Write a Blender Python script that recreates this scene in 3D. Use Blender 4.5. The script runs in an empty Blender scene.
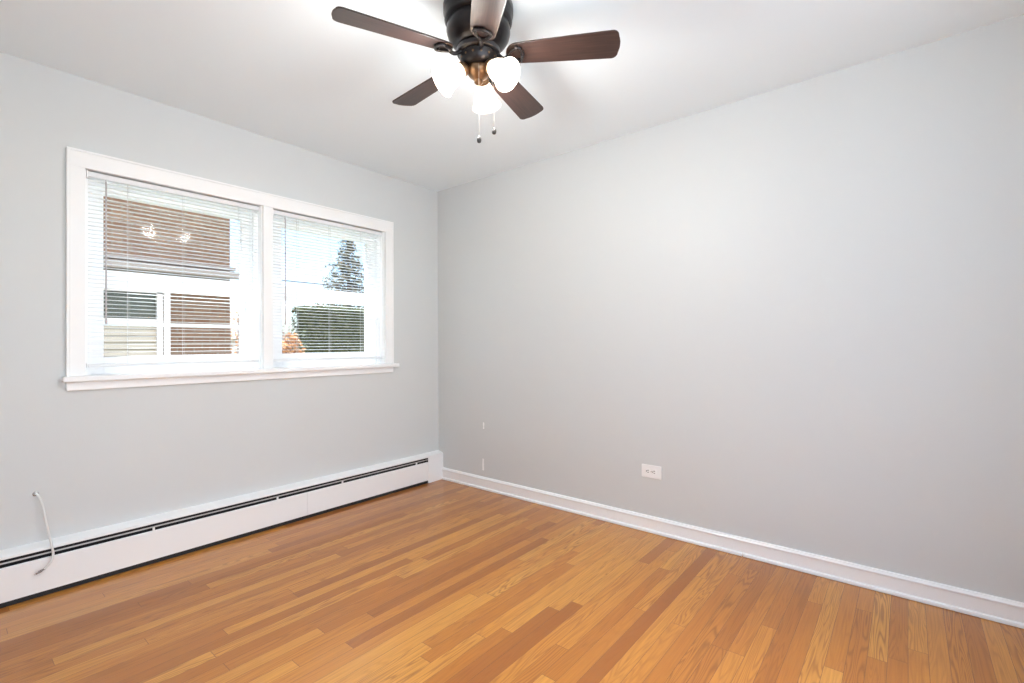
import bpy, bmesh, math, random
from mathutils import Vector, Matrix

PI = math.pi
scene = bpy.context.scene
COL = scene.collection

# ------------------------------------------------------------------ camera
cam_data = bpy.data.cameras.new('camera')
cam_data.sensor_fit = 'HORIZONTAL'
cam_data.sensor_width = 36.0
cam_data.lens = 481.33 / 1024 * 36.0
cam_data.clip_start = 0.05
cam_data.clip_end = 300
cam = bpy.data.objects.new('camera', cam_data)
COL.objects.link(cam)
YAW, PITCH, ROLL = 0.68783, 0.00533, -0.00431
F = Vector((math.cos(YAW) * math.cos(PITCH), math.sin(YAW) * math.cos(PITCH), math.sin(PITCH)))
R = Vector((math.sin(YAW), -math.cos(YAW), 0))
U = R.cross(F)
R, U = R * math.cos(ROLL) + U * math.sin(ROLL), U * math.cos(ROLL) - R * math.sin(ROLL)
cam.matrix_world = Matrix(((R.x, U.x, -F.x, -2.77335), (R.y, U.y, -F.y, -3.09476),
                           (R.z, U.z, -F.z, 1.13524), (0, 0, 0, 1)))
scene.camera = cam

# ------------------------------------------------------------------ world, sun, exposure
world = bpy.data.worlds.new('sky')
scene.world = world
world.use_nodes = True
wn = world.node_tree.nodes
wl = world.node_tree.links
sky = wn.new('ShaderNodeTexSky')
sky.sky_type = 'NISHITA'
sky.sun_disc = False
sky.sun_elevation = math.radians(50)
sky.sun_rotation = math.radians(190)
sky.air_density = 1.0
sky.dust_density = 2.2
tint = wn.new('ShaderNodeMix'); tint.data_type = 'RGBA'; tint.blend_type = 'MULTIPLY'   # daylight white balance
tint.inputs['Factor'].default_value = 1.0
tint.inputs['B'].default_value = (0.90, 0.98, 1.06, 1)
wl.new(sky.outputs[0], tint.inputs['A'])
wl.new(tint.outputs['Result'], wn['Background'].inputs[0])
SKY_STRENGTH = 0.27
wn['Background'].inputs[1].default_value = SKY_STRENGTH

sun_data = bpy.data.lights.new('sun', 'SUN')
sun_data.energy = 8.0
sun_data.angle = math.radians(1.5)
sun_data.color = (0.84, 0.95, 1.0)
sun = bpy.data.objects.new('sun', sun_data)
COL.objects.link(sun)
# the sun stands very high, a little in front of the window wall
sun.rotation_euler = Vector((0.22, -0.34, -1.00)).to_track_quat('-Z', 'Y').to_euler()
sun.location = (-6, 8, 12)

scene.view_settings.view_transform = 'Standard'
scene.view_settings.look = 'None'
scene.view_settings.gamma = 1.0
scene.view_settings.use_curve_mapping = False
scene.view_settings.exposure = 0.84
BULB_W = 11.0          # watts of each of the three bulbs

cy = scene.cycles
cy.use_denoising = True
cy.max_bounces = 10
cy.diffuse_bounces = 7
cy.glossy_bounces = 4
cy.transmission_bounces = 8
cy.transparent_max_bounces = 16
cy.sample_clamp_indirect = 12.0
cy.caustics_reflective = False
cy.caustics_refractive = False

H = 2.44

# ------------------------------------------------------------------ material helpers
def new_mat(name):
    m = bpy.data.materials.new(name)
    m.use_nodes = True
    return m, m.node_tree.nodes, m.node_tree.links, m.node_tree.nodes['Principled BSDF']

def mat(name, col, rough=0.5, metal=0.0, bump=0.0, bscale=200.0, var=0.0, vscale=5.0, spec=0.5, coat=0.0):
    m, n, l, b = new_mat(name)
    b.inputs['Base Color'].default_value = (*col, 1)
    b.inputs['Roughness'].default_value = rough
    b.inputs['Metallic'].default_value = metal
    b.inputs['Specular IOR Level'].default_value = spec
    b.inputs['Coat Weight'].default_value = coat
    tc = n.new('ShaderNodeTexCoord')
    if var > 0:
        nz = n.new('ShaderNodeTexNoise'); nz.inputs['Scale'].default_value = vscale
        nz.inputs['Detail'].default_value = 4
        l.new(tc.outputs['Object'], nz.inputs['Vector'])
        mx = n.new('ShaderNodeMix'); mx.data_type = 'RGBA'
        mx.inputs['A'].default_value = (*[c * (1 - var) for c in col], 1)
        mx.inputs['B'].default_value = (*[min(1, c * (1 + var)) for c in col], 1)
        l.new(nz.outputs['Fac'], mx.inputs['Factor'])
        l.new(mx.outputs['Result'], b.inputs['Base Color'])
    if bump > 0:
        nb = n.new('ShaderNodeTexNoise'); nb.inputs['Scale'].default_value = bscale
        nb.inputs['Detail'].default_value = 3
        l.new(tc.outputs['Object'], nb.inputs['Vector'])
        bp = n.new('ShaderNodeBump'); bp.inputs['Strength'].default_value = bump
        bp.inputs['Distance'].default_value = 0.002
        l.new(nb.outputs['Fac'], bp.inputs['Height'])
        l.new(bp.outputs['Normal'], b.inputs['Normal'])
    return m

class NB:
    """small node-building helper"""
    def __init__(s, m):
        s.n, s.l = m.node_tree.nodes, m.node_tree.links
    def put(s, sock, v):
        if hasattr(v, 'links') or isinstance(v, bpy.types.NodeSocket):
            s.l.new(v, sock)
        else:
            sock.default_value = v
    def math(s, op, a, b=0.0, c=None, clamp=False):
        k = s.n.new('ShaderNodeMath'); k.operation = op; k.use_clamp = clamp
        s.put(k.inputs[0], a); s.put(k.inputs[1], b)
        if c is not None: s.put(k.inputs[2], c)
        return k.outputs[0]
    def comb(s, x, y, z):
        k = s.n.new('ShaderNodeCombineXYZ')
        for i, v in enumerate((x, y, z)): s.put(k.inputs[i], v)
        return k.outputs[0]
    def mix(s, f, a, b, mode='MIX'):
        k = s.n.new('ShaderNodeMix'); k.data_type = 'RGBA'; k.blend_type = mode
        s.put(k.inputs['Factor'], f)
        s.put(k.inputs['A'], a); s.put(k.inputs['B'], b)
        return k.outputs['Result']
    def noise(s, vec, scale, detail=3, rough=0.5, dist=0.0):
        k = s.n.new('ShaderNodeTexNoise')
        s.l.new(vec, k.inputs['Vector'])
        k.inputs['Scale'].default_value = scale; k.inputs['Detail'].default_value = detail
        k.inputs['Roughness'].default_value = rough; k.inputs['Distortion'].default_value = dist
        return k.outputs['Fac']
    def white(s, vec):
        k = s.n.new('ShaderNodeTexWhiteNoise'); k.noise_dimensions = '3D'
        s.l.new(vec, k.inputs['Vector'])
        return k.outputs['Value'], k.outputs['Color']
    def ramp(s, f, pts):
        k = s.n.new('ShaderNodeValToRGB')
        e = k.color_ramp.elements
        while len(e) < len(pts): e.new(0.5)
        for el, (p, c) in zip(e, pts):
            el.position = p; el.color = (*c, 1)
        s.l.new(f, k.inputs['Fac'])
        return k.outputs['Color']

# ---- floor boards (strips run along X, parallel to the window wall)
def floor_material():
    m, n, l, b = new_mat('oak_strip_floor')
    q = NB(m)
    tc = n.new('ShaderNodeTexCoord'); sp = n.new('ShaderNodeSeparateXYZ')
    l.new(tc.outputs['Object'], sp.inputs[0])
    X, Y = sp.outputs[0], sp.outputs[1]
    W = 0.0572
    v = q.math('DIVIDE', Y, W)
    row = q.math('FLOOR', v)
    fy = q.math('FRACT', v)
    r1, _ = q.white(q.comb(row, 3.7, 1.1))
    r2, _ = q.white(q.comb(row, 9.1, 4.3))
    ln = q.math('MULTIPLY_ADD', r2, 0.9, 0.95)
    u = q.math('DIVIDE', q.math('MULTIPLY_ADD', r1, 7.0, X), ln)
    colid = q.math('FLOOR', u)
    fx = q.math('FRACT', u)
    idv = q.comb(row, colid, 0.5)
    rv, rc = q.white(idv)
    sc = n.new('ShaderNodeSeparateColor'); l.new(rc, sc.inputs[0])
    ra, rb, rd = sc.outputs[0], sc.outputs[1], sc.outputs[2]
    # board tone
    tone = q.ramp(rv, [(0.0, (0.31, 0.088, 0.012)), (0.22, (0.44, 0.150, 0.019)), (0.5, (0.53, 0.200, 0.027)),
                       (0.8, (0.61, 0.255, 0.040)), (1.0, (0.67, 0.315, 0.058))])
    # fine straight grain
    gx = q.math('MULTIPLY_ADD', ra, 13.0, X)
    gy = q.math('MULTIPLY_ADD', rb, 5.0, Y)
    vec1 = q.comb(q.math('MULTIPLY', gx, 2.2), q.math('MULTIPLY', gy, 75.0), rd)
    g1 = q.noise(vec1, 2.0, 5, 0.65)
    # cathedral figure : distorted rings
    vec2 = q.comb(q.math('MULTIPLY', gx, 0.6), q.math('MULTIPLY', gy, 10.0), q.math('MULTIPLY', rd, 9.0))
    g2 = q.noise(vec2, 1.5, 2, 0.5, 0.4)
    ring = q.math('SINE', q.math('MULTIPLY', g2, 120.0))
    ring = q.math('MULTIPLY_ADD', ring, 0.5, 0.5)
    ring = q.math('POWER', ring, 2.5)
    fig = q.math('MULTIPLY', ring, q.math('MULTIPLY_ADD', rb, 0.60, 0.08))
    c1 = q.mix(q.math('MULTIPLY', q.math('SUBTRACT', g1, 0.38, clamp=True), 1.5, clamp=True), tone, (0.30, 0.100, 0.022, 1))
    c2 = q.mix(fig, c1, (0.20, 0.055, 0.012, 1))
    # broad colour drift
    big = q.noise(tc.outputs['Object'], 0.9, 2)
    c3 = q.mix(q.math('MULTIPLY', big, 0.25), c2, (0.60, 0.26, 0.035, 1))
    # joints
    ey = q.math('MINIMUM', fy, q.math('SUBTRACT', 1.0, fy))
    ex = q.math('MULTIPLY', q.math('MINIMUM', fx, q.math('SUBTRACT', 1.0, fx)), ln)
    gap_y = q.math('LESS_THAN', ey, 0.016)
    gap_x = q.math('LESS_THAN', ex, 0.0011)
    gap = q.math('MAXIMUM', gap_y, gap_x)
    c4 = q.mix(q.math('MULTIPLY', gap, 0.62), c3, (0.12, 0.045, 0.016, 1))
    l.new(c4, b.inputs['Base Color'])
    rr = q.math('MULTIPLY_ADD', g1, 0.10, 0.27)
    l.new(rr, b.inputs['Roughness'])
    b.inputs['Specular IOR Level'].default_value = 0.3
    b.inputs['Coat Weight'].default_value = 0.5
    b.inputs['Coat IOR'].default_value = 1.5
    b.inputs['Coat Roughness'].default_value = 0.18
    bp = n.new('ShaderNodeBump'); bp.inputs['Strength'].default_value = 0.25; bp.inputs['Distance'].default_value = 0.0006
    hh = q.math('SUBTRACT', q.math('MULTIPLY', g1, 0.25), gap)
    l.new(hh, bp.inputs['Height']); l.new(bp.outputs[0], b.inputs['Normal'])
    return m

def wall_material(name, col, marks=False):
    m, n, l, b = new_mat(name)
    q = NB(m)
    tc = n.new('ShaderNodeTexCoord')
    nz = q.noise(tc.outputs['Object'], 1.3, 3)
    c = q.mix(nz, (*[k * 0.985 for k in col], 1), (*[k * 1.015 for k in col], 1))
    if marks:   # two short vertical white streaks on the wall
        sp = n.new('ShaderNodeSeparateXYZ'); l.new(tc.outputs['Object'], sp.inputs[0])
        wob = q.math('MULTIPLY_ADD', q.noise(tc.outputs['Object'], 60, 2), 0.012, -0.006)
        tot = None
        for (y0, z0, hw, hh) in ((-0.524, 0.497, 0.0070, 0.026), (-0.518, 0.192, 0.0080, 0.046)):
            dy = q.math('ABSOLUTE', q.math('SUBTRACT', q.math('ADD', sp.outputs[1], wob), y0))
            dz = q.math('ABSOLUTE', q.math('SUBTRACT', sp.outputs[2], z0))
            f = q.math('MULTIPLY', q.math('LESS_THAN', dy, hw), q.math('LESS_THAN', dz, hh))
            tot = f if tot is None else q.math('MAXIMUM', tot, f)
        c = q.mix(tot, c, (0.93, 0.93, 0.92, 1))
    l.new(c, b.inputs['Base Color'])
    b.inputs['Roughness'].default_value = 0.45
    b.inputs['Specular IOR Level'].default_value = 0.35
    nb = q.noise(tc.outputs['Object'], 260, 2)
    nl = q.noise(tc.outputs['Object'], 3.0, 2)
    bp = n.new('ShaderNodeBump'); bp.inputs['Strength'].default_value = 0.12; bp.inputs['Distance'].default_value = 0.001
    l.new(q.math('ADD', nb, q.math('MULTIPLY', nl, 4.0)), bp.inputs['Height']); l.new(bp.outputs[0], b.inputs['Normal'])
    return m

def brick_material():
    m, n, l, b = new_mat('brown_brick')
    q = NB(m)
    tc = n.new('ShaderNodeTexCoord'); sp = n.new('ShaderNodeSeparateXYZ')
    l.new(tc.outputs['Object'], sp.inputs[0])
    k = n.new('ShaderNodeTexBrick')
    l.new(q.comb(q.math('ADD', sp.outputs[0], sp.outputs[1]), sp.outputs[2], 0.0), k.inputs['Vector'])
    k.inputs['Scale'].default_value = 1.0
    k.inputs['Brick Width'].default_value = 0.21
    k.inputs['Row Height'].default_value = 0.074
    k.inputs['Mortar Size'].default_value = 0.007
    k.inputs['Color1'].default_value = (0.19, 0.092, 0.050, 1)
    k.inputs['Color2'].default_value = (0.26, 0.145, 0.085, 1)
    k.inputs['Mortar'].default_value = (0.27, 0.22, 0.17, 1)
    nz = q.noise(tc.outputs['Object'], 4, 4)
    l.new(q.mix(q.math('MULTIPLY', nz, 0.5), k.outputs['Color'], (0.14, 0.085, 0.05, 1)), b.inputs['Base Color'])
    b.inputs['Roughness'].default_value = 0.9
    return m

def wood_blade_material():
    m, n, l, b = new_mat('walnut_blade')
    q = NB(m)
    tc = n.new('ShaderNodeTexCoord'); sp = n.new('ShaderNodeSeparateXYZ')
    l.new(tc.outputs['Object'], sp.inputs[0])
    v = q.comb(q.math('MULTIPLY', sp.outputs[0], 4.0), q.math('MULTIPLY', sp.outputs[1], 90.0), sp.outputs[2])
    g = q.noise(v, 1.6, 4, 0.6, 0.3)
    l.new(q.ramp(g, [(0.25, (0.018, 0.009, 0.0075)), (0.55, (0.038, 0.019, 0.015)), (0.8, (0.066, 0.034, 0.026))]), b.inputs['Base Color'])
    b.inputs['Roughness'].default_value = 0.36
    b.inputs['Specular IOR Level'].default_value = 0.55
    return m

def glass_material():
    m, n, l, b = new_mat('window_glass')
    out = n['Material Output']
    n.remove(b)
    tr = n.new('ShaderNodeBsdfTransparent'); tr.inputs[0].default_value = (0.97, 0.98, 0.98, 1)
    gl = n.new('ShaderNodeBsdfGlossy'); gl.inputs['Roughness'].default_value = 0.03
    q = NB(m)
    lw = n.new('ShaderNodeLayerWeight'); lw.inputs[0].default_value = 0.5     # Schlick-like reflectance, alike on both faces
    fac = q.math('MULTIPLY_ADD', q.math('POWER', lw.outputs['Facing'], 4.0), 0.5, 0.0035)
    mx = n.new('ShaderNodeMixShader')
    l.new(fac, mx.inputs[0]); l.new(tr.outputs[0], mx.inputs[1]); l.new(gl.outputs[0], mx.inputs[2])
    l.new(mx.outputs[0], out.inputs[0])
    return m

def slat_material():
    m, n, l, b = new_mat('white_vinyl_slat')
    out = n['Material Output']
    b.inputs['Base Color'].default_value = (0.95, 0.95, 0.95, 1)
    b.inputs['Roughness'].default_value = 0.35
    tr = n.new('ShaderNodeBsdfTranslucent'); tr.inputs[0].default_value = (0.96, 0.96, 0.95, 1)
    mx = n.new('ShaderNodeMixShader'); mx.inputs[0].default_value = 0.5
    l.new(b.outputs[0], mx.inputs[1]); l.new(tr.outputs[0], mx.inputs[2]); l.new(mx.outputs[0], out.inputs[0])
    return m

def shade_material():
    """lit frosted glass of a lamp: scatters the bulb's light and glows"""
    m, n, l, b = new_mat('frosted_lit_glass')
    out = n['Material Output']
    b.inputs['Base Color'].default_value = (0.90, 0.84, 0.76, 1)
    b.inputs['Roughness'].default_value = 0.3
    b.inputs['Emission Color'].default_value = (1.0, 0.86, 0.68, 1)
    b.inputs['Emission Strength'].default_value = 0.08
    tr = n.new('ShaderNodeBsdfTranslucent'); tr.inputs[0].default_value = (0.98, 0.93, 0.86, 1)
    mx = n.new('ShaderNodeMixShader'); mx.inputs[0].default_value = 0.28
    l.new(b.outputs[0], mx.inputs[1]); l.new(tr.outputs[0], mx.inputs[2]); l.new(mx.outputs[0], out.inputs[0])
    return m

def emit(name, col, s):
    m, n, l, b = new_mat(name)
    b.inputs['Base Color'].default_value = (0.9, 0.9, 0.9, 1)
    b.inputs['Emission Color'].default_value = (*col, 1)
    b.inputs['Emission Strength'].default_value = s
    return m

def leaf(name, c1, c2, scale=9):
    m, n, l, b = new_mat(name)
    q = NB(m)
    tc = n.new('ShaderNodeTexCoord')
    g = q.noise(tc.outputs['Object'], scale, 3)
    l.new(q.ramp(g, [(0.3, c1), (0.7, c2)]), b.inputs['Base Color'])
    b.inputs['Roughness'].default_value = 0.7
    return m

WALL = wall_material('grey_wall_paint', (0.640, 0.655, 0.650))
WALL_E = wall_material('grey_wall_paint_marked', (0.640, 0.655, 0.650), True)
CEIL = mat('ceiling_paint', (0.83, 0.895, 0.925), 0.7, bump=0.08, bscale=150)
TRIM = mat('white_trim_paint', (0.90, 0.90, 0.895), 0.28, bump=0.03, bscale=60)
SASH = mat('white_window_vinyl', (0.95, 0.955, 0.96), 0.3, bump=0.01)
HEATW = mat('white_heater_enamel', (0.88, 0.88, 0.875), 0.3, bump=0.02, bscale=50)
HEATD = mat('heater_dark_shade', (0.012, 0.012, 0.012), 0.7, bump=0.1)  # near-black colour painted as shade in the slots and bottom gap
HEATM = mat('heater_damper_metal', (0.52, 0.51, 0.50), 0.4, 0.2, bump=0.02)
FLOOR = floor_material()
GLASS = glass_material()
SLAT = slat_material()
RAIL = mat('white_blind_rail', (0.80, 0.81, 0.82), 0.3, bump=0.01)
CORD = mat('blind_cord', (0.62, 0.61, 0.60), 0.6, bump=0.05)
WAND = mat('clear_wand_plastic', (0.50, 0.46, 0.46), 0.2, bump=0.01)
BRONZE = mat('oil_rubbed_bronze', (0.022, 0.019, 0.020), 0.28, 0.5, var=0.25, vscale=12, bump=0.03)
BRONZE2 = mat('brushed_bronze', (0.22, 0.13, 0.07), 0.32, 0.85, var=0.2, vscale=20, bump=0.02)
BLADE = wood_blade_material()
SHADE = shade_material()
BULB = emit('lit_bulb', (1.0, 0.87, 0.70), 8.0)
CHAIN = mat('pull_chain_metal', (0.45, 0.42, 0.40), 0.3, 0.8, bump=0.02)
FOB = mat('dark_chain_fob', (0.035, 0.028, 0.025), 0.35, var=0.2, bump=0.02)
PLATE = mat('white_outlet_plastic', (0.88, 0.88, 0.87), 0.3, bump=0.01)
SLOT = mat('outlet_slot_dark', (0.05, 0.045, 0.045), 0.6, bump=0.02)
CABLE = mat('white_coax_jacket', (0.74, 0.74, 0.72), 0.4, bump=0.02)
STEEL = mat('nickel_connector', (0.55, 0.54, 0.52), 0.25, 0.9, bump=0.02)
BRICK = brick_material()
ROOFM = mat('asphalt_shingle', (0.10, 0.09, 0.085), 0.9, var=0.3, vscale=20, bump=0.3, bscale=40)
HTRIM = mat('house_trim_white', (0.72, 0.64, 0.58), 0.6, bump=0.05)
TAUPE = mat('taupe_gutter', (0.32, 0.26, 0.21), 0.5, bump=0.05)
DGLASS = mat('dark_house_glass', (0.075, 0.075, 0.055), 0.25, var=0.3, vscale=2, bump=0.02)
BEIGE = mat('beige_window_shade', (0.46, 0.39, 0.30), 0.7, var=0.12, vscale=6, bump=0.05)
GRASS = mat('winter_lawn', (0.30, 0.29, 0.20), 0.95, var=0.3, vscale=3, bump=0.3, bscale=40)
GARAGE = mat('pale_garage_siding', (0.68, 0.62, 0.58), 0.7, bump=0.05)
HEDGE = leaf('hedge_leaves', (0.055, 0.060, 0.020), (0.15, 0.15, 0.06))
CONIF = leaf('conifer_needles', (0.070, 0.060, 0.030), (0.20, 0.17, 0.10))
RUST = leaf('orange_autumn_leaves', (0.42, 0.16, 0.05), (0.72, 0.40, 0.18))
TWIG = mat('pinkish_twigs', (0.36, 0.25, 0.21), 0.9, var=0.2, bump=0.1)
BARK = mat('brown_bark', (0.10, 0.07, 0.05), 0.95, var=0.3, vscale=20, bump=0.3, bscale=30)
WIRE = mat('black_utility_wire', (0.05, 0.04, 0.035), 0.8, bump=0.02)

# ------------------------------------------------------------------ mesh helpers
class MB:
    def __init__(s):
        s.v, s.f = [], []
    def add(s, vs, fs):
        o = len(s.v)
        s.v += [tuple(p) for p in vs]
        s.f += [tuple(i + o for i in f) for f in fs]
        return s
    def box(s, x0, x1, y0, y1, z0, z1):
        x0, x1 = min(x0, x1), max(x0, x1); y0, y1 = min(y0, y1), max(y0, y1); z0, z1 = min(z0, z1), max(z0, z1)
        return s.add([(x0, y0, z0), (x1, y0, z0), (x1, y1, z0), (x0, y1, z0), (x0, y0, z1), (x1, y0, z1), (x1, y1, z1), (x0, y1, z1)],
                     [(0, 3, 2, 1), (4, 5, 6, 7), (0, 1, 5, 4), (1, 2, 6, 5), (2, 3, 7, 6), (3, 0, 4, 7)])
    def bar(s, a, b, w, h, up=(0, 0, 1)):
        a, b = Vector(a), Vector(b); d = (b - a).normalized(); up = Vector(up)
        r = d.cross(up).normalized() * w / 2; u = r.cross(d).normalized() * h / 2
        vs = [p + i * r + j * u for p in (a, b) for i, j in ((-1, -1), (1, -1), (1, 1), (-1, 1))]
        return s.add(vs, [(0, 1, 2, 3), (7, 6, 5, 4), (0, 4, 5, 1), (1, 5, 6, 2), (2, 6, 7, 3), (3, 7, 4, 0)])
    def tube(s, pts, r, n=10, closed=False):
        pts = [Vector(p) for p in pts]; N = len(pts)
        rs = r if isinstance(r, (list, tuple)) else [r] * N
        vs = []; nrm = None
        for i, p in enumerate(pts):
            if closed: d = pts[(i + 1) % N] - pts[i - 1]
            else: d = pts[min(i + 1, N - 1)] - pts[max(i - 1, 0)]
            d.normalize()
            if nrm is None:
                nrm = d.orthogonal().normalized()
            else:
                nrm = (nrm - d * nrm.dot(d)).normalized()
            b = d.cross(nrm)
            for k in range(n):
                a = 2 * PI * k / n
                vs.append(p + (nrm * math.cos(a) + b * math.sin(a)) * rs[i])
        fs = []
        for i in range(N if closed else N - 1):
            j = (i + 1) % N
            for k in range(n):
                k2 = (k + 1) % n
                fs.append((i * n + k, i * n + k2, j * n + k2, j * n + k))
        if not closed:
            fs.append(tuple(range(n))[::-1]); fs.append(tuple((N - 1) * n + k for k in range(n)))
        return s.add(vs, fs)
    def lathe(s, prof, n=40, M=None, closed=False):
        """prof: (r, z) list revolved about Z, then moved by matrix M"""
        M = M or Matrix()
        vs = []; N = len(prof)
        for r, z in prof:
            for k in range(n):
                a = 2 * PI * k / n
                vs.append(M @ Vector((max(r, 1e-5) * math.cos(a), max(r, 1e-5) * math.sin(a), z)))
        fs = []
        for i in range(N if closed else N - 1):
            j = (i + 1) % N
            for k in range(n):
                k2 = (k + 1) % n
                fs.append((i * n + k, i * n + k2, j * n + k2, j * n + k))
        return s.add(vs, fs)
    def prism(s, outline, z0, z1, M=None):
        M = M or Matrix(); n = len(outline)
        vs = [M @ Vector((x, y, z0)) for x, y in outline] + [M @ Vector((x, y, z1)) for x, y in outline]
        fs = [tuple(range(n))[::-1], tuple(range(n, 2 * n))] + [(i, (i + 1) % n, n + (i + 1) % n, n + i) for i in range(n)]
        return s.add(vs, fs)
    def profile(s, prof, a, b, axis):
        """extrude a closed 2-D profile along axis ('x': prof=(y,z); 'y': prof=(x,z))"""
        n = len(prof)
        mk = (lambda t, p: (t, p[0], p[1])) if axis == 'x' else (lambda t, p: (p[0], t, p[1]))
        vs = [mk(a, p) for p in prof] + [mk(b, p) for p in prof]
        fs = [tuple(range(n))[::-1], tuple(range(n, 2 * n))] + [(i, (i + 1) % n, n + (i + 1) % n, n + i) for i in range(n)]
        return s.add(vs, fs)
    def build(s, name, m, parent=None, smooth=False, bevel=0.0, loc=None, recalc=True):
        me = bpy.data.meshes.new(name)
        o3 = Vector(loc) if loc else Vector((0, 0, 0))
        me.from_pydata([Vector(p) - o3 for p in s.v], [], s.f)
        bm = bmesh.new(); bm.from_mesh(me)
        if recalc: bmesh.ops.recalc_face_normals(bm, faces=bm.faces)
        bm.to_mesh(me); bm.free()
        me.materials.append(m)
        o = bpy.data.objects.new(name, me); COL.objects.link(o)
        o.location = o3
        if smooth:
            me.shade_smooth()
            me.set_sharp_from_angle(angle=math.radians(42))
        if bevel > 0:
            bv = o.modifiers.new('bevel', 'BEVEL'); bv.width = bevel; bv.segments = 2; bv.limit_method = 'ANGLE'
            bv.angle_limit = math.radians(40)
        if parent is not None: o.parent = parent
        return o

def empty(name, loc=(0, 0, 0), rz=0.0, parent=None):
    o = bpy.data.objects.new(name, None); COL.objects.link(o)
    o.empty_display_size = 0.05
    o.location = loc; o.rotation_euler = (0, 0, rz)
    if parent: o.parent = parent
    return o

def tag(o, label=None, cat=None, group=None, kind=None):
    if label: o['label'] = label
    if cat: o['category'] = cat
    if group: o['group'] = group
    if kind: o['kind'] = kind
    return o

def struct(o, label=None, cat=None):
    return tag(o, label, cat, None, 'structure')

# ------------------------------------------------------------------ room shell
XW, YS = -3.55, -3.85           # west wall, south wall (behind the camera)
OX0, OX1, OZ0, OZ1 = -2.285, -0.545, 0.985, 1.998     # window opening
MX0, MX1 = -1.449, -1.392       # mullion post

struct(MB().box(XW - .15, .15, YS - .15, .21, -.12, 0).build('floor', FLOOR),
       'honey coloured oak strip floor with boards running parallel to the window wall', 'floor')
struct(MB().box(XW - .15, .15, YS - .15, .21, H, H + .12).build('ceiling', CEIL),
       'smooth white painted ceiling above the fan', 'ceiling')
w = MB()
w.box(XW - .15, OX0, 0, .21, 0, H); w.box(OX1, .15, 0, .21, 0, H)
w.box(OX0, OX1, 0, .21, 0, OZ0); w.box(OX0, OX1, 0, .21, OZ1, H)
struct(w.build('wall_north', WALL), 'light grey wall holding the double window above the heater', 'wall')
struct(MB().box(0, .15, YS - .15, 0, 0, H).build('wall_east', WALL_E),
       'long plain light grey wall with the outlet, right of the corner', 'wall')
# west and south sides are not seen: the south is left open so bounced daylight lights the room
struct(MB().box(XW - .15, XW, YS - .15, 0, 0, H).build('wall_west', WALL), 'light grey wall left of the picture, out of view', 'wall')
struct(MB().box(-.9, 0, YS - .15, YS, 0, H).build('wall_south', WALL), 'short light grey wall return added behind the viewer to trim the daylight', 'wall')  # unseen stub, its length set to hold daylight off the east wall

# baseboard on the east wall : two lengths butted near the middle, with bead and shoe
base_prof = [(0, 0.004), (-.012, 0.004), (-.012, .076), (-.0165, .079), (-.0165, .085), (-.0125, .090), (-.009, .097), (0, .098)]
struct(MB().profile(base_prof, YS, -.058, 'y').build('baseboard_east', TRIM, bevel=.0008),
       'white moulded baseboard along the foot of the right wall', 'baseboard')
shoe_prof = [(-.0125, .002), (-.0215, .002), (-.0215, .011), (-.020, .016), (-.0165, .019), (-.0125, .020)]
sh = MB().profile(shoe_prof, YS, -2.412, 'y').profile(shoe_prof, -2.408, -.058, 'y')
struct(sh.build('trim_1', TRIM), 'white shoe moulding where the right baseboard meets the floor', 'trim')

# ------------------------------------------------------------------ window casing, stool, apron
t = MB()
CY = -.020
t.box(OX0 - .056, OX0, CY, .0, .990, OZ1)                   # left casing
t.box(OX1, OX1 + .060, CY, .0, .990, OZ1)                   # right casing
t.box(OX0 - .056, OX1 + .060, CY, .0, OZ1 + .0004, OZ1 + .074)     # head casing
t.box(MX0, MX1, CY, .0, .990, OZ1 - .0004)                  # mullion casing
# raised back band round the outside
t.box(OX0 - .067, OX0 - .0564, CY - .002, .0, .990, OZ1 + .074)
t.box(OX1 + .0604, OX1 + .072, CY - .002, .0, .990, OZ1 + .074)
t.box(OX0 - .067, OX1 + .072, CY - .002, .0, OZ1 + .0744, OZ1 + .085)
struct(t.build('trim_2', TRIM, bevel=.0012), 'flat white casing around the double window', 'trim')
t = MB().box(OX0 - .083, OX1 + .104, -.050, 0, .964, .990).box(OX0, OX1, 0, .075, .964, .990)
struct(t.build('trim_3', TRIM, bevel=.005), 'white window stool projecting under the double window', 'trim')
t = MB().box(OX0 - .067, OX1 + .071, -.017, 0, .921, .964)
struct(t.build('trim_4', TRIM, bevel=.004), 'white apron board beneath the window stool', 'trim')
t = MB()
t.box(MX0, MX1, 0.0005, .20, .985, OZ1)
t.box(OX0, OX1, .075, .26, .955, .992)
struct(t.build('trim_5', SASH), 'white post between the two windows with the sloping outer sill', 'trim')

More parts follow.
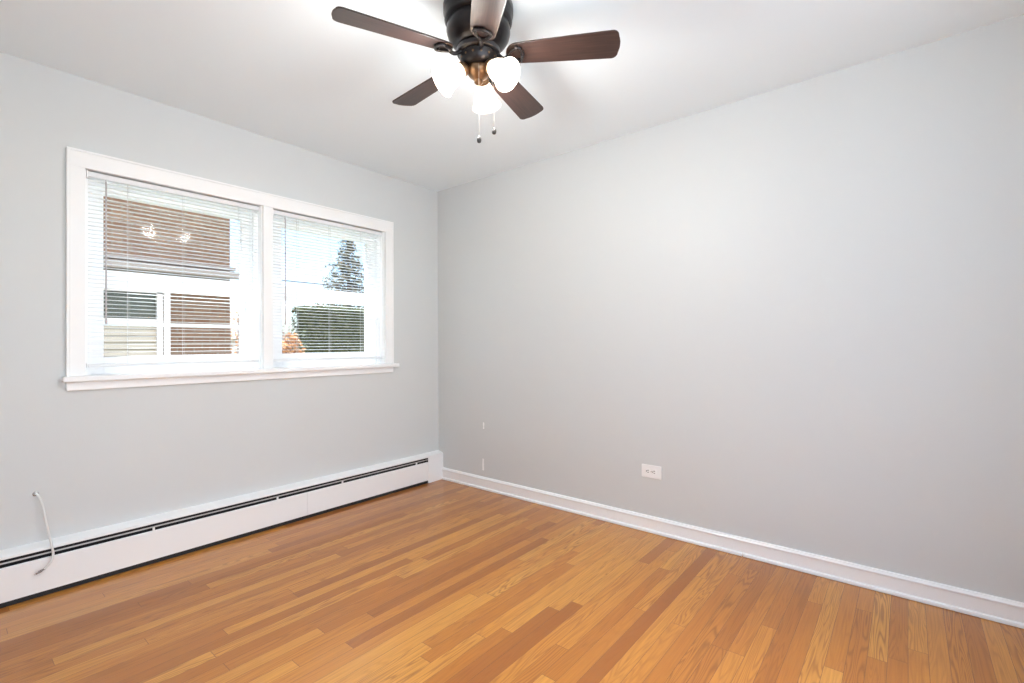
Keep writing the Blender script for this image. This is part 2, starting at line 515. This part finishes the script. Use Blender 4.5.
def window(idx, x0, x1, gl0, gl1, gu0, gu1):
    """x0,x1 opening; gl*, gu* glass limits of lower/upper sash"""
    r = struct(empty('window_%d' % idx, ((x0 + x1) / 2, 0, .99)),
               ('left' if idx == 1 else 'right') + ' white double-hung window of the pair, behind its mini blind', 'window')
    ox, oz = (x0 + x1) / 2, .99
    def P(mb, name, m, par=r, **k):
        o = mb.build(name, m, None, **k)
        for v in o.data.vertices: v.co = (v.co.x - ox, v.co.y, v.co.z - oz)
        o.parent = par
        return o
    j = MB()                                     # jambs with stops
    for s, xa in ((1, x0), (-1, x1)):
        j.box(xa, xa + s * .006, .0, .045, .99, OZ1)
        j.box(xa, xa + s * .020, .045, .205, .99, OZ1)
        j.box(xa + s * .020, xa + s * .032, .045, .062, .99, OZ1)
        j.box(xa + s * .020, xa + s * .030, .100, .108, .99, OZ1)
    j.box(x0 + .02, x1 - .02, .045, .205, OZ1 - .016, OZ1)
    j.box(x0 + .02, x1 - .02, .045, .062, OZ1 - .034, OZ1 - .016)
    P(j, 'jamb', SASH, bevel=.001)
    a0, a1 = x0 + .021, x1 - .021
    u = MB()                                     # upper sash (outer)
    u.box(a0, gu0, .110, .140, 1.480, OZ1 - .018); u.box(gu1, a1, .110, .140, 1.480, OZ1 - .018)
    u.box(gu0, gu1, .110, .140, 1.922, OZ1 - .018); u.box(gu0, gu1, .110, .140, 1.480, 1.528)
    u.box(gu0 - .012, gu1 + .012, .104, .110, 1.922, 1.934)
    us = P(u, 'upper_sash', SASH, bevel=.002)
    P(MB().box(gu0 - .004, gu1 + .004, .122, .126, 1.524, 1.926), 'glass_pane', GLASS, us)
    lo = MB()                                    # lower sash (inner)
    lo.box(a0, gl0, .066, .098, .994, 1.482); lo.box(gl1, a1, .066, .098, .994, 1.482)
    lo.box(gl0, gl1, .066, .098, .994, 1.078); lo.box(gl0, gl1, .066, .098, 1.430, 1.482)
    lo.box(gl0 + .15, gl1 - .15, .058, .066, 1.070, 1.078)            # finger lift
    ls = P(lo, 'lower_sash', SASH, bevel=.002)
    P(MB().box(gl0 - .004, gl1 + .004, .080, .084, 1.074, 1.434), 'glass_pane', GLASS, ls)
    xm = (gl0 + gl1) / 2
    lk = MB().box(xm - .030, xm + .030, .070, .096, 1.482, 1.490).lathe([(0, 0), (.013, 0), (.013, .010), (0, .012)], 16, Matrix.Translation((xm, .083, 1.49)))
    lk.bar((xm - .005, .083, 1.497), (xm + .034, .076, 1.499), .010, .006)
    P(lk, 'sash_lock', SASH, ls, smooth=True)
    st = MB()                                    # outer storm sash
    st.box(a0, gl0 - .012, .168, .186, .99, OZ1 - .018); st.box(gu1 + .016, a1, .168, .186, .99, OZ1 - .018)
    s0, s1 = gl0 - .012, gu1 + .016
    st.box(s0, s1, .168, .186, .99, 1.035); st.box(s0, s1, .168, .186, 1.945, OZ1 - .018)
    if idx == 1: st.box(s0, s1, .168, .186, 1.243, 1.262)
    P(st, 'storm_sash', SASH, bevel=.001)
    return r

window(1, OX0, MX0, -2.200, -1.512, -2.193, -1.525)
window(2, MX1, OX1, -1.295, -.644, -1.276, -.617)

# ------------------------------------------------------------------ mini blinds
def blind(x0, x1, wand_x, wand_len, cords, label):
    ox, oz = (x0 + x1) / 2, OZ1
    r = tag(empty('window_blind', (ox, .022, oz)), label, 'window blind', 'mini blinds in the two windows')
    def P(mb, name, m, par=r, **k):
        o = mb.build(name, m, None, **k)
        for v in o.data.vertices: v.co = (v.co.x - ox, v.co.y - .022, v.co.z - oz)
        o.parent = par
        return o
    hr = MB().box(x0, x1, .004, .036, 1.968, 1.993)
    P(hr, 'headrail', RAIL, bevel=.0025)
    for xb in (x0 - .0045, x1 + .0005):
        P(MB().box(xb, xb + .004, .001, .038, 1.962, 1.9965), 'mounting_bracket', SASH)
    s = MB(); z = 1.951; pitch = .0202; W = .0250; tilt = math.radians(3.0)
    zs = []
    while z > 1.066:
        zs.append(z); z -= pitch
    k = 6
    for zz in zs:
        top, n = [], k + 1
        for i in range(n):
            t_ = i / k - .5                      # -.5 = room side
            yy, hh = t_ * W, .0016 * (1 - 4 * t_ * t_)
            y = .020 + yy * math.cos(tilt) + hh * math.sin(tilt)
            zc = zz - yy * math.sin(tilt) + hh
            top.append((y, zc))
        vs = [(xx, y, zc) for xx in (x0 + .003, x1 - .003) for y, zc in top]
        fs = [(i, i + 1, n + i + 1, n + i) for i in range(k)]
        s.add(vs, fs)
    P(s, 'slats', SLAT, smooth=True, recalc=False)
    br = MB().box(x0 + .001, x1 - .001, .008, .032, 1.030, 1.047)
    P(br, 'bottom_rail', RAIL, bevel=.003)
    for xb in (x0 - .004, x1):
        P(MB().box(xb, xb + .004, .007, .033, 1.028, 1.049), 'end_cap', SASH)
    for cx in cords:
        c = MB()
        for yy in (.0065, .0335):
            c.tube([(cx, yy, 1.968), (cx, yy, 1.5), (cx, yy, 1.047)], .0006, 5)
        for zz in zs: c.tube([(cx + .001, .0065, zz - .0006), (cx + .001, .0335, zz - .0024)], .0004, 4)
        c.tube([(cx - .004, .020, 1.968), (cx - .004, .020, 1.047)], .0007, 5)
        P(c, 'ladder_cord', CORD)
    wd = MB().tube([(wand_x, .003, 1.955), (wand_x, -.002, 1.940), (wand_x, -.003, 1.94 - wand_len)], .0036, 8)
    wd.tube([(wand_x, .010, 1.962), (wand_x, .004, 1.966), (wand_x, .0, 1.958), (wand_x, .003, 1.950)], .0012, 6)
    wd.lathe([(0, 0), (.005, .001), (.0052, .02), (.0036, .026)], 12, Matrix.Translation((wand_x, -.003, 1.935 - wand_len)))
    P(wd, 'tilt_wand', WAND, smooth=True)
    return r

blind(-2.271, -1.463, -2.203, .69, (-2.110, -1.865, -1.575),
      'white mini blind lowered over the left window, brick house showing through')
blind(-1.378, -.560, -1.305, .67, (-1.215, -.985, -.735),
      'white mini blind lowered over the right window, hedge and sky showing through')

# ------------------------------------------------------------------ baseboard heater
hx0, hx1 = XW + .16, -.163
heater = tag(empty('baseboard_heater', ((hx0 + hx1) / 2, 0, 0)),
             'long white hydronic baseboard heater under the window, reaching the corner', 'baseboard heater')
HC = ((hx0 + hx1) / 2, 0, 0)
def HP(mb, name, m, **k):
    o = mb.build(name, m, None, **k)
    for v in o.data.vertices: v.co.x -= HC[0]
    o.parent = heater
    return o
# back plate with the sloping top cover
HP(MB().profile([(-.0005, .03), (-.0005, .2365), (-.050, .2225), (-.0575, .2175), (-.0575, .2075), (-.0555, .2075), (-.0555, .2155), (-.049, .2195), (-.0035, .2325), (-.0035, .03)],
                hx0, hx1, 'x'), 'top_cover', HEATW)
for pa, pb in ((hx0, -1.191), (-1.1895, hx1)):      # two panel lengths butted together
    HP(MB().profile([(-.0555, .170), (-.0555, .023), (-.058, .023), (-.058, .167), (-.050, .172), (-.050, .170)], pa, pb, 'x').box(pa, pb, -.0555, -.040, .023, .0245), 'front_panel', HEATW)
dm = MB().profile([(-.0545, .1880), (-.0540, .1945), (-.0533, .1945), (-.0538, .1880)], hx0 + .01, hx1 - .001, 'x')
HP(dm, 'damper', HEATM)
HP(MB().box(hx0, hx1, -.004, -.0035, .03, .232).tube([(hx0, -.030, .085), (hx1, -.030, .085)], .011, 10)
   .box(hx0, hx1, -.0495, -.012, .055, .120).box(hx1 - .004, hx1 - .0005, -.0554, -.0036, .03, .2150), 'fins_and_shade', HEATD)  # dark back sheet and end lining stand in for slot shade
HP(MB().box(hx0, hx1, -.052, -.0010, .0, .026), 'gap_shade', HEATD)  # near-black box in place of the shade under the heater
for xx in (-.281, -.934, -1.381, -2.019):
    HP(MB().box(xx - .004, xx + .004, -.0572, -.046, .166, .189), 'damper_clip', HEATW)
def end_cap(xa, xb):
    m_ = MB().profile([(0, .0), (0, .2375), (-.050, .2245), (-.0605, .2185), (-.0605, .0)], xa, xb, 'x')
    HP(m_, 'end_cap', HEATW, bevel=.0015)
end_cap(hx1, -.0005)
end_cap(XW + .001, hx0)

# ------------------------------------------------------------------ coax cable hanging from the wall
cb = tag(empty('coax_cable', (-2.453, 0, .458)), 'loose white coax cable hanging from the wall over the heater at left', 'cable')
def CP(mb, name, m, **k):
    o = mb.build(name, m, None, **k)
    for v in o.data.vertices: v.co = (v.co.x + 2.453, v.co.y, v.co.z - .458)
    o.parent = cb
def spline(pts, n=8):
    pts = [Vector(p) for p in pts]; out = []
    P_ = [2 * pts[0] - pts[1]] + pts + [2 * pts[-1] - pts[-2]]
    for i in range(1, len(P_) - 2):
        a, b, c, d = P_[i - 1:i + 3]
        for k in range(n):
            t_ = k / n
            out.append(.5 * ((2 * b) + (c - a) * t_ + (2 * a - 5 * b + 4 * c - d) * t_ ** 2 + (3 * b - a - 3 * c + d) * t_ ** 3))
    out.append(pts[-1]); return out
cpts = spline([(-2.455, .004, .458), (-2.449, -.012, .455), (-2.436, -.028, .415), (-2.424, -.040, .325), (-2.411, -.060, .245), (-2.404, -.071, .190),
               (-2.409, -.078, .160), (-2.420, -.080, .143), (-2.434, -.080, .130)])
CP(MB().tube(cpts, .0046, 8), 'cable_jacket', CABLE, smooth=True)
e = Vector((-2.434, -.080, .130)); d = Vector((-.022, -.001, -.010)).normalized()
cn = MB().tube([e - d * .004, e + d * .008, e + d * .0081, e + d * .022], [.0040, .0040, .0052, .0052], 8)
cn.tube([e + d * .022, e + d * .030], [.0036, .0036], 8).tube([e + d * .030, e + d * .036], .0010, 6)
CP(cn, 'connector', mat('tarnished_connector', (0.16, 0.13, 0.11), 0.35, 0.7, bump=0.02))
CP(MB().lathe([(0, .0005), (.011, .0005), (.011, .003), (.007, .005), (.0045, .009), (0.0, .009)], 16,
              Matrix.Translation((-2.454, 0, .458)) @ Matrix.Rotation(PI / 2, 4, 'X')), 'wall_grommet', STEEL)

# ------------------------------------------------------------------ electrical outlet (laid sideways)
oy, ozc = -1.899, .3645
ol = tag(empty('electrical_outlet', (0, oy, ozc)), 'white duplex outlet with sideways cover plate low on the right wall', 'outlet')
def rrect(w_, h_, r_, n=5):
    out = []
    for cx_, cy_, a0 in ((w_ / 2 - r_, h_ / 2 - r_, 0), (-w_ / 2 + r_, h_ / 2 - r_, 90), (-w_ / 2 + r_, -h_ / 2 + r_, 180), (w_ / 2 - r_, -h_ / 2 + r_, 270)):
        for k in range(n + 1):
            a = math.radians(a0 + 90 * k / n)
            out.append((cx_ + r_ * math.cos(a), cy_ + r_ * math.sin(a)))
    return out
ME = Matrix(((0, 0, -1, 0), (-1, 0, 0, 0), (0, 1, 0, 0), (0, 0, 0, 1)))   # local x -> -Y, local y -> Z, local z -> -X
MB().prism(rrect(.124, .077, .005), .0, .0055, ME).build('cover_plate', PLATE, ol, bevel=.0015)
for s in (-1, 1):
    c = Matrix.Translation((0, -s * .0195, 0)) @ ME
    out = [(x * 1.0, max(-.0145, min(.0145, y))) for x, y in [(.0165 * math.cos(2 * PI * k / 28), .0165 * math.sin(2 * PI * k / 28)) for k in range(28)]]
    f = MB().prism([(y, x) for x, y in out], .0055, .0085, c).build('receptacle', PLATE, ol, smooth=False)
    sl = MB()
    sl.prism([(-.0045, .0046), (.0055, .0046), (.0055, .0078), (-.0045, .0078)], .0085, .0088, c)
    sl.prism([(-.0035, -.0078), (.0055, -.0078), (.0055, -.0046), (-.0035, -.0046)], .0085, .0088, c)
    sl.prism([(-.0088 + .0034 * math.cos(k * PI / 6), .0034 * math.sin(k * PI / 6)) for k in range(12)], .0085, .0088, c)
    so = sl.build('socket_slots', SLOT, f)
MB().lathe([(0, .0055), (.0032, .0055), (.0028, .0068), (0, .0070)], 12, ME).build('screw', STEEL, ol, smooth=True)

# ------------------------------------------------------------------ ceiling fan
FX, FY = -1.41635, -1.81826
fan = tag(empty('ceiling_fan', (FX, FY, H)), 'five-blade bronze and walnut ceiling fan with three lit glass shades', 'ceiling fan')
hs = MB().lathe([(0, 0), (.132, 0), (.135, -.004), (.135, -.030), (.131, -.036), (.131, -.058), (.127, -.066), (.118, -.070), (.118, -.078),
                 (.1225, -.086), (.1235, -.100), (.119, -.118), (.108, -.136), (.094, -.150), (.078, -.160), (.070, -.164), (0, -.164)], 64)
hs.build('motor_housing', BRONZE, fan, smooth=True)
MB().lathe([(0, -.164), (.078, -.164), (.084, -.168), (.084, -.184), (.078, -.189), (0, -.189)], 48).build('flywheel', BRONZE, fan, smooth=True)
sw = MB().lathe([(0, -.189), (.070, -.189), (.074, -.193), (.072, -.200), (.068, -.214), (.058, -.230), (.050, -.236), (0, -.236)], 48).build('switch_housing', BRONZE, fan, smooth=True)
for k in range(14):
    vent = MB()
    a = 2 * PI * k / 14
    vent.lathe([(0, 0), (.0042, 0), (.0036, .0016), (0, .002)], 10, Matrix.Rotation(a, 4, 'Z') @ Matrix.Translation((.0700, 0, -.207)) @ Matrix.Rotation(PI / 2 + .28, 4, 'Y'))
    vent.build('vent_stud', BRONZE2, sw, smooth=True)
fit = MB().lathe([(0, -.236), (.044, -.236), (.047, -.242), (.046, -.254), (.036, -.268), (.022, -.278), (.016, -.284), (.017, -.292), (.010, -.300), (0, -.303)], 40)
fit.build('light_fitter', BRONZE2, fan, smooth=True)

AZ0 = 157.376
BZ = -.190                     # blade mid plane below the ceiling
def blade_outline():
    r0, r1 = .108, .537
    top = []
    w0, w1 = .047, .0625        # half widths near the root and at the tip
    for k in range(8):          # rounded root
        a = PI / 2 * k / 7
        top.append((r0 + .045 * (1 - math.cos(a)), w0 * math.sin(a)))
    for k in range(1, 8):
        t_ = k / 8; top.append((r0 + .045 + (r1 - .030 - r0 - .045) * t_, w0 + (w1 - w0) * (t_ ** .8)))
    for k in range(8):
        a = PI / 2 * k / 7
        top.append((r1 - .030 + .024 * math.sin(a) + .002 * 0, w1 - .024 * (1 - math.cos(a))))
    top.append((r1 - .002, w1 - .040)); top.append((r1, 0.012))
    return top + [(x, -y) for x, y in top[::-1] if y > 1e-6]
bo = blade_outline()
def teardrop(n=26):
    out = []
    for k in range(n):
        a = 2 * PI * k / n
        rr = 1 + .0 * a
        x = .146 + .028 * math.cos(a) - .004 * math.cos(2 * a)
        y = .030 * math.sin(a) * (1 + .35 * math.cos(a))
        out.append((x, y))
    return out
for k in range(5):
    az = math.radians(AZ0 - 72 * k)
    # clockwise edge higher: pitch about the blade's own axis
    M = Matrix.Rotation(az, 4, 'Z') @ Matrix.Translation((0, 0, BZ)) @ Matrix.Rotation(math.radians(-13), 4, 'X')
    b = MB().prism(bo, -.003, .003).build('blade', BLADE, fan, bevel=.001)
    b.matrix_local = M
    br = MB()
    loop = teardrop()
    br.tube([(x, y, -.0085) for x, y in loop], .0060, 8, closed=True)
    arm = spline([(.068, 0, .002), (.080, 0, -.004), (.092, .004, -.013), (.104, .003, -.016), (.117, 0, -.011)], 6)
    br.tube(arm, [.0085] * 6 + [.0075] * (len(arm) - 6), 10)
    br.tube([(.115, 0, -.010), (.125, .013, -.0085)], .006, 8).tube([(.115, 0, -.010), (.125, -.013, -.0085)], .006, 8)
    for sx, sy in ((.171, 0), (.152, .030), (.152, -.030)):
        br.lathe([(0, -.0150), (.004, -.0145), (.0085, -.010), (.0085, -.003), (0, -.003)], 14, Matrix.Translation((sx, sy, 0)))
    o = br.build('blade_bracket', BRONZE2 if False else BRONZE, fan, smooth=True)
    o.matrix_local = M

# light arms and bell shades
SH_AZ = (30.0, 150.0, -90.0)
TILT = math.radians(53)
for a_ in SH_AZ:
    az = math.radians(a_)
    M0 = Matrix.Rotation(az, 4, 'Z')
    ax = Vector((math.sin(TILT), 0, -math.cos(TILT)))        # shade axis (neck -> mouth)
    neck = Vector((.050, 0, -.242))
    ar = MB().tube([M0 @ p for p in spline([(.020, 0, -.240), (.032, 0, -.236), (.042, 0, -.237), neck + ax * .004], 5)], .0085, 12)
    Q = M0 @ Matrix.Translation(neck) @ Matrix.Rotation(PI - TILT, 4, 'Y') if False else M0 @ Matrix.Translation(neck) @ ax.to_track_quat('Z', 'Y').to_matrix().to_4x4()
    ar.lathe([(0, -.004), (.014, -.004), (.021, .002), (.0265, .010), (.0265, .024), (.024, .024), (.024, .012), (0, .010)], 28, Q)
    arm = ar.build('light_arm', BRONZE2, fan, smooth=True)
    outer = [(.0225, .010), (.0235, .020), (.030, .034), (.038, .052), (.0425, .070), (.0455, .088), (.051, .104), (.0585, .116), (.0600, .119)]
    inner = [(r - .003, z) for r, z in outer[::-1]]
    shd = MB().lathe(outer + [(.0588, .1195)] + inner[0:], 44, Q, closed=True).build('glass_shade', SHADE, fan, smooth=True)
    bl = MB().lathe([(0, .016), (.012, .017), (.013, .030), (.017, .042), (.0245, .058), (.0270, .070), (.0245, .083), (.016, .093), (0, .098)], 24, Q)
    bu = bl.build('bulb', BULB, shd, smooth=True)
    # the bulb's own light
    ld = bpy.data.lights.new('bulb_light', 'POINT')
    ld.energy = BULB_W; ld.color = (0.97, 0.98, 0.97); ld.shadow_soft_size = .06
    lo_ = bpy.data.objects.new('bulb_light', ld); COL.objects.link(lo_)
    lo_.parent = fan
    lo_.location = Q @ Vector((0, 0, .112))

# pull chains
def chain(pts, fobz, fx, fy):
    c = MB().tube(pts, .0009, 6)
    o = c.build('pull_chain', CHAIN, fan, smooth=True)
    f_ = MB().lathe([(0, .012), (.002, .011), (.0065, .004), (.0085, -.005), (.0085, -.010), (.0065, -.016), (0, -.019)], 18, Matrix.Translation((fx, fy, fobz)))
    f_.build('chain_fob', FOB, o, smooth=True)
CHX = Vector((R.x, R.y, 0))
fwd = Vector((F.x, F.y, 0)).normalized()
c0 = CHX * .004 - fwd * .048
chain([(c0.x, c0.y, -.245), (c0.x * 1.05, c0.y * 1.05, -.262), (c0.x, c0.y, -.30), (c0.x, c0.y, -.516)], -.528, c0.x, c0.y)
c1a = CHX * .030 - fwd * .036
c1 = CHX * .060 - fwd * .030
chain([(c1a.x, c1a.y, -.250)] + [tuple(p) for p in spline([(c1a.x, c1a.y, -.252), (CHX * .042 - fwd * .035 + Vector((0, 0, -.275))), (CHX * .052 - fwd * .033 + Vector((0, 0, -.300))),
       (c1.x, c1.y, -.335), (c1.x, c1.y, -.37)], 5)] + [(c1.x, c1.y, -.478)], -.488, c1.x, c1.y)

# ------------------------------------------------------------------ outside
BOUNCE = mat('pale_bounce_slab', (0.74, 0.74, 0.74), 0.9, bump=0.1, var=.05)
struct(MB().box(-30, XW - .16, -30, .2, -.59, -.12).box(XW - .16, .15, -30, YS - .16, -.59, -.12).build('reflector', BOUNCE),  # unseen slab added to bounce daylight onto the ceiling
       'added pale terrace outside the open sides, out of view', 'reflector')
struct(MB().box(-40, 60, .3, 90, -.75, -.60).build('ground', GRASS), 'pale winter lawn far outside the windows', 'ground')

house = tag(empty('brick_house', (-2.8, 7.0, -.6)), 'brown brick neighbouring house seen through the left window', 'house')
def OP(mb, name, m, par=house, org=(-2.8, 7.0, -.6), **k):
    o = mb.build(name, m, None, **k)
    for v in o.data.vertices: v.co = v.co - Vector(org)
    o.parent = par
    return o
wh = MB()
wx0, wx1, wz0, wz1 = -2.6, -.587, .55, 1.93
wh.box(-6.5, wx0, 5, 5.25, -.6, 4.6); wh.box(wx1, .21, 5, 5.25, -.6, 4.6)
wh.box(wx0, wx1, 5, 5.25, -.6, wz0); wh.box(wx0, wx1, 5, 5.25, wz1, 4.6)
wh.box(-6.5, .21, 5.25, 9.4, -.6, 4.6)
OP(wh, 'wall', BRICK)
OP(MB().add([(-6.9, 4.6, 4.6), (.55, 4.6, 4.6), (.55, 9.8, 4.6), (-6.9, 9.8, 4.6), (-6.9, 7.2, 6.3), (.55, 7.2, 6.3)],
            [(0, 1, 5, 4), (2, 3, 4, 5), (1, 2, 5), (3, 0, 4), (0, 3, 2, 1)]), 'roof', ROOFM)
g = MB().box(-6.5, .30, 4.72, 5.0, 2.19, 2.22).box(-6.5, .32, 4.66, 4.74, 2.13, 2.23)
OP(g, 'gutter', TAUPE, bevel=.01)
OP(MB().box(-6.5, .26, 4.90, 5.0, 2.28, 2.33), 'belt_course', TAUPE)
fr = MB()
fr.box(wx0, wx0 + .10, 4.95, 5.06, wz0, wz1); fr.box(wx1 - .15, wx1 - .085, 4.95, 5.06, wz0, wz1); fr.box(wx1 - .075, wx1, 4.93, 5.06, wz0, wz1)
fr.box(wx0, wx1, 4.95, 5.06, wz1 - .07, wz1); fr.box(wx0, wx1, 4.90, 5.06, wz0, wz0 + .08); fr.box(wx0, wx1, 4.97, 5.06, 1.43, 1.50)
wf = OP(fr, 'window_frame', HTRIM)
OP(MB().box(wx0 + .1, wx1 - .14, 5.02, 5.03, 1.50, wz1 - .07), 'upper_pane', DGLASS, wf)
bs_ = MB()
zz = wz0 + .08
while zz < 1.43:
    bs_.profile([(5.03, zz), (5.005, zz), (5.025, min(zz + .09, 1.43)), (5.03, min(zz + .09, 1.43))], wx0 + .1, wx1 - .14, 'x'); zz += .092
OP(bs_, 'lower_shutter', BEIGE, wf)

rnd = random.Random(7)
def leaves(n, sampler, size, mb=None):
    mb = mb or MB()
    for _ in range(n):
        p = Vector(sampler()); s_ = size * rnd.uniform(.6, 1.4)
        a = Vector((rnd.gauss(0, 1), rnd.gauss(0, 1), rnd.gauss(0, 1))).normalized()
        b = a.orthogonal().normalized() * s_ * .5; a = a * s_
        c = a.cross(b).normalized() * s_ * .12
        mb.add([p - a * .5, p + b * .6 + c, p + a * .5, p - b * .6 + c], [(0, 1, 2, 3)])
    return mb
def twigs(mb, base, h, spread, n, r=.012):
    for _ in range(n):
        a = rnd.uniform(0, 2 * PI); s_ = spread * rnd.uniform(.3, 1)
        tip = Vector(base) + Vector((math.cos(a) * s_, math.sin(a) * s_, h * rnd.uniform(.7, 1)))
        mid = Vector(base).lerp(tip, .5) + Vector((rnd.uniform(-.15, .15), rnd.uniform(-.15, .15), rnd.uniform(0, .2)))
        mb.tube([base, mid, tip], [r, r * .7, r * .3], 5)
        for _ in range(4):
            q_ = mid.lerp(tip, rnd.uniform(0, .8))
            t2 = q_ + Vector((rnd.uniform(-.4, .4), rnd.uniform(-.4, .4), rnd.uniform(.1, .5))) * (spread * .6)
            mb.tube([q_, t2], [r * .5, r * .25], 4)
    return mb
def plant(name, loc, label, cat, group=None):
    return tag(empty(name, loc), label, cat, group)
def LP(mb, name, m, par):
    o = mb.build(name, m, None, recalc=False)
    o.parent = par
    return o

# clipped dark hedge
hd = plant('hedge', (7.4, 12.6, -.6), 'tall clipped dark green hedge seen low in the right window', 'hedge')
hm = MB().box(-2.15, 2.4, -.35, .35, .1, 2.90)
leaves(9000, lambda: (rnd.uniform(-2.3, 2.5), rnd.choice((-1, -1, 1)) * rnd.uniform(.33, .50), rnd.uniform(.0, 3.0)), .13, hm)
leaves(2500, lambda: (rnd.uniform(-2.3, 2.5), rnd.uniform(-.45, .45), rnd.uniform(2.88, 3.03)), .13, hm)
leaves(1200, lambda: (rnd.choice((-2.2, 2.42)) + rnd.uniform(-.1, .1), rnd.uniform(-.45, .45), rnd.uniform(0, 3)), .13, hm)
LP(hm, 'foliage', HEDGE, hd)
for i in range(9): LP(MB().tube([(-2 + i * .52, 0, 0), (-2 + i * .52, 0, .4)], .03, 6), 'stem', BARK, hd)

# tall conifer behind the hedge
cf = plant('conifer_tree', (10.0, 17.5, -.6), 'tall sparse conifer rising above the hedge in the right window', 'tree')
tk = MB().tube([(0, 0, 0), (.05, 0, 3), (0, 0, 7.3)], [.16, .11, .02], 8)
fm = MB()
for i in range(150):
    z_ = 1.0 + 6.2 * (i / 150.0); L_ = 3.3 * max(.04, 1 - (z_ - .6) / 6.7) ** 1.1 + .08
    a = i * 2.399 + rnd.uniform(-.3, .3); L_ *= rnd.uniform(.75, 1.1)
    tip = Vector((math.cos(a) * L_, math.sin(a) * L_, z_ - .12 * L_))
    tk.tube([(0, 0, z_), tip], [.025, .006], 4)
    nn = int(36 * L_ + 4)
    for _ in range(nn):
        t_ = rnd.uniform(.15, 1.05); p = Vector((0, 0, z_)).lerp(tip, t_)
        p += Vector((rnd.gauss(0, .09), rnd.gauss(0, .09), rnd.gauss(-.04, .07)))
        leaves(1, lambda: p, .17, fm)
LP(tk, 'trunk', BARK, cf)
LP(fm, 'foliage', CONIF, cf)

# rust-coloured shrub and bare twiggy shrubs
rs = plant('rust_shrub', (4.2, 11.2, -.6), 'low orange-leaved shrub left of the hedge in the right window', 'shrub')
rm = MB()
def dome(rx, rz):
    def f():
        while True:
            p = (rnd.uniform(-1, 1), rnd.uniform(-1, 1), rnd.uniform(0, 1))
            if .35 < p[0] ** 2 + p[1] ** 2 + p[2] ** 2 < 1: return (p[0] * rx, p[1] * rx * .7, p[2] * rz)
    return f
leaves(1500, dome(.55, 2.15), .13, rm)
LP(rm, 'foliage', RUST, rs)
LP(twigs(MB(), (0, 0, 0), 2.1, .5, 10), 'stems', TWIG, rs)
bs1 = plant('bare_shrub', (5.6, 15.2, -.6), 'leafless pinkish shrub above the orange bush in the right window', 'shrub')
LP(twigs(MB(), (0, 0, 0), 3.1, .9, 42, .016), 'branches', TWIG, bs1)
bs2 = plant('bare_shrub', (2.75, 11.4, -.6), 'leafless twiggy shrub just right of the brick house corner', 'shrub')
b2 = twigs(MB(), (0, 0, 0), 2.95, .7, 40, .016)
LP(b2, 'branches', TWIG, bs2)
LP(leaves(260, lambda: (rnd.gauss(0, .4), rnd.gauss(0, .3), rnd.uniform(1.4, 2.7)), .09), 'dry_leaves', RUST, bs2)

# pale garage beyond the brick house's corner
gr = tag(empty('garage', (4.5, 18.5, -.6)), 'pale garage far behind the brick house corner, low in the left window', 'garage')
gm = MB().box(-1.9, 1.6, 0, 4, 0, 2.0)
LP(gm, 'wall', GARAGE, gr)
LP(MB().add([(-2.1, -.3, 2.0), (1.8, -.3, 2.0), (1.8, 4.3, 2.0), (-2.1, 4.3, 2.0), (-2.1, 2, 3.0), (1.8, 2, 3.0)],
            [(0, 1, 5, 4), (2, 3, 4, 5), (1, 2, 5), (3, 0, 4), (0, 3, 2, 1)]), 'roof', TAUPE, gr)
LP(MB().box(-1.0, 1.0, -.04, 0, 0, 1.75), 'garage_door', HTRIM, gr)

for i, (z_, lab) in enumerate(((3.16, 'upper dark utility wire crossing the sky in the right window'),
                               (2.64, 'lower dark utility wire crossing below the window meeting rail'))):
    tag(MB().tube([(x, 12.0, z_ + .0006 * (x - 6) ** 2) for x in range(-2, 31, 4)], .014, 6).build('utility_wire', WIRE), lab, 'wire', 'utility wires behind the houses')
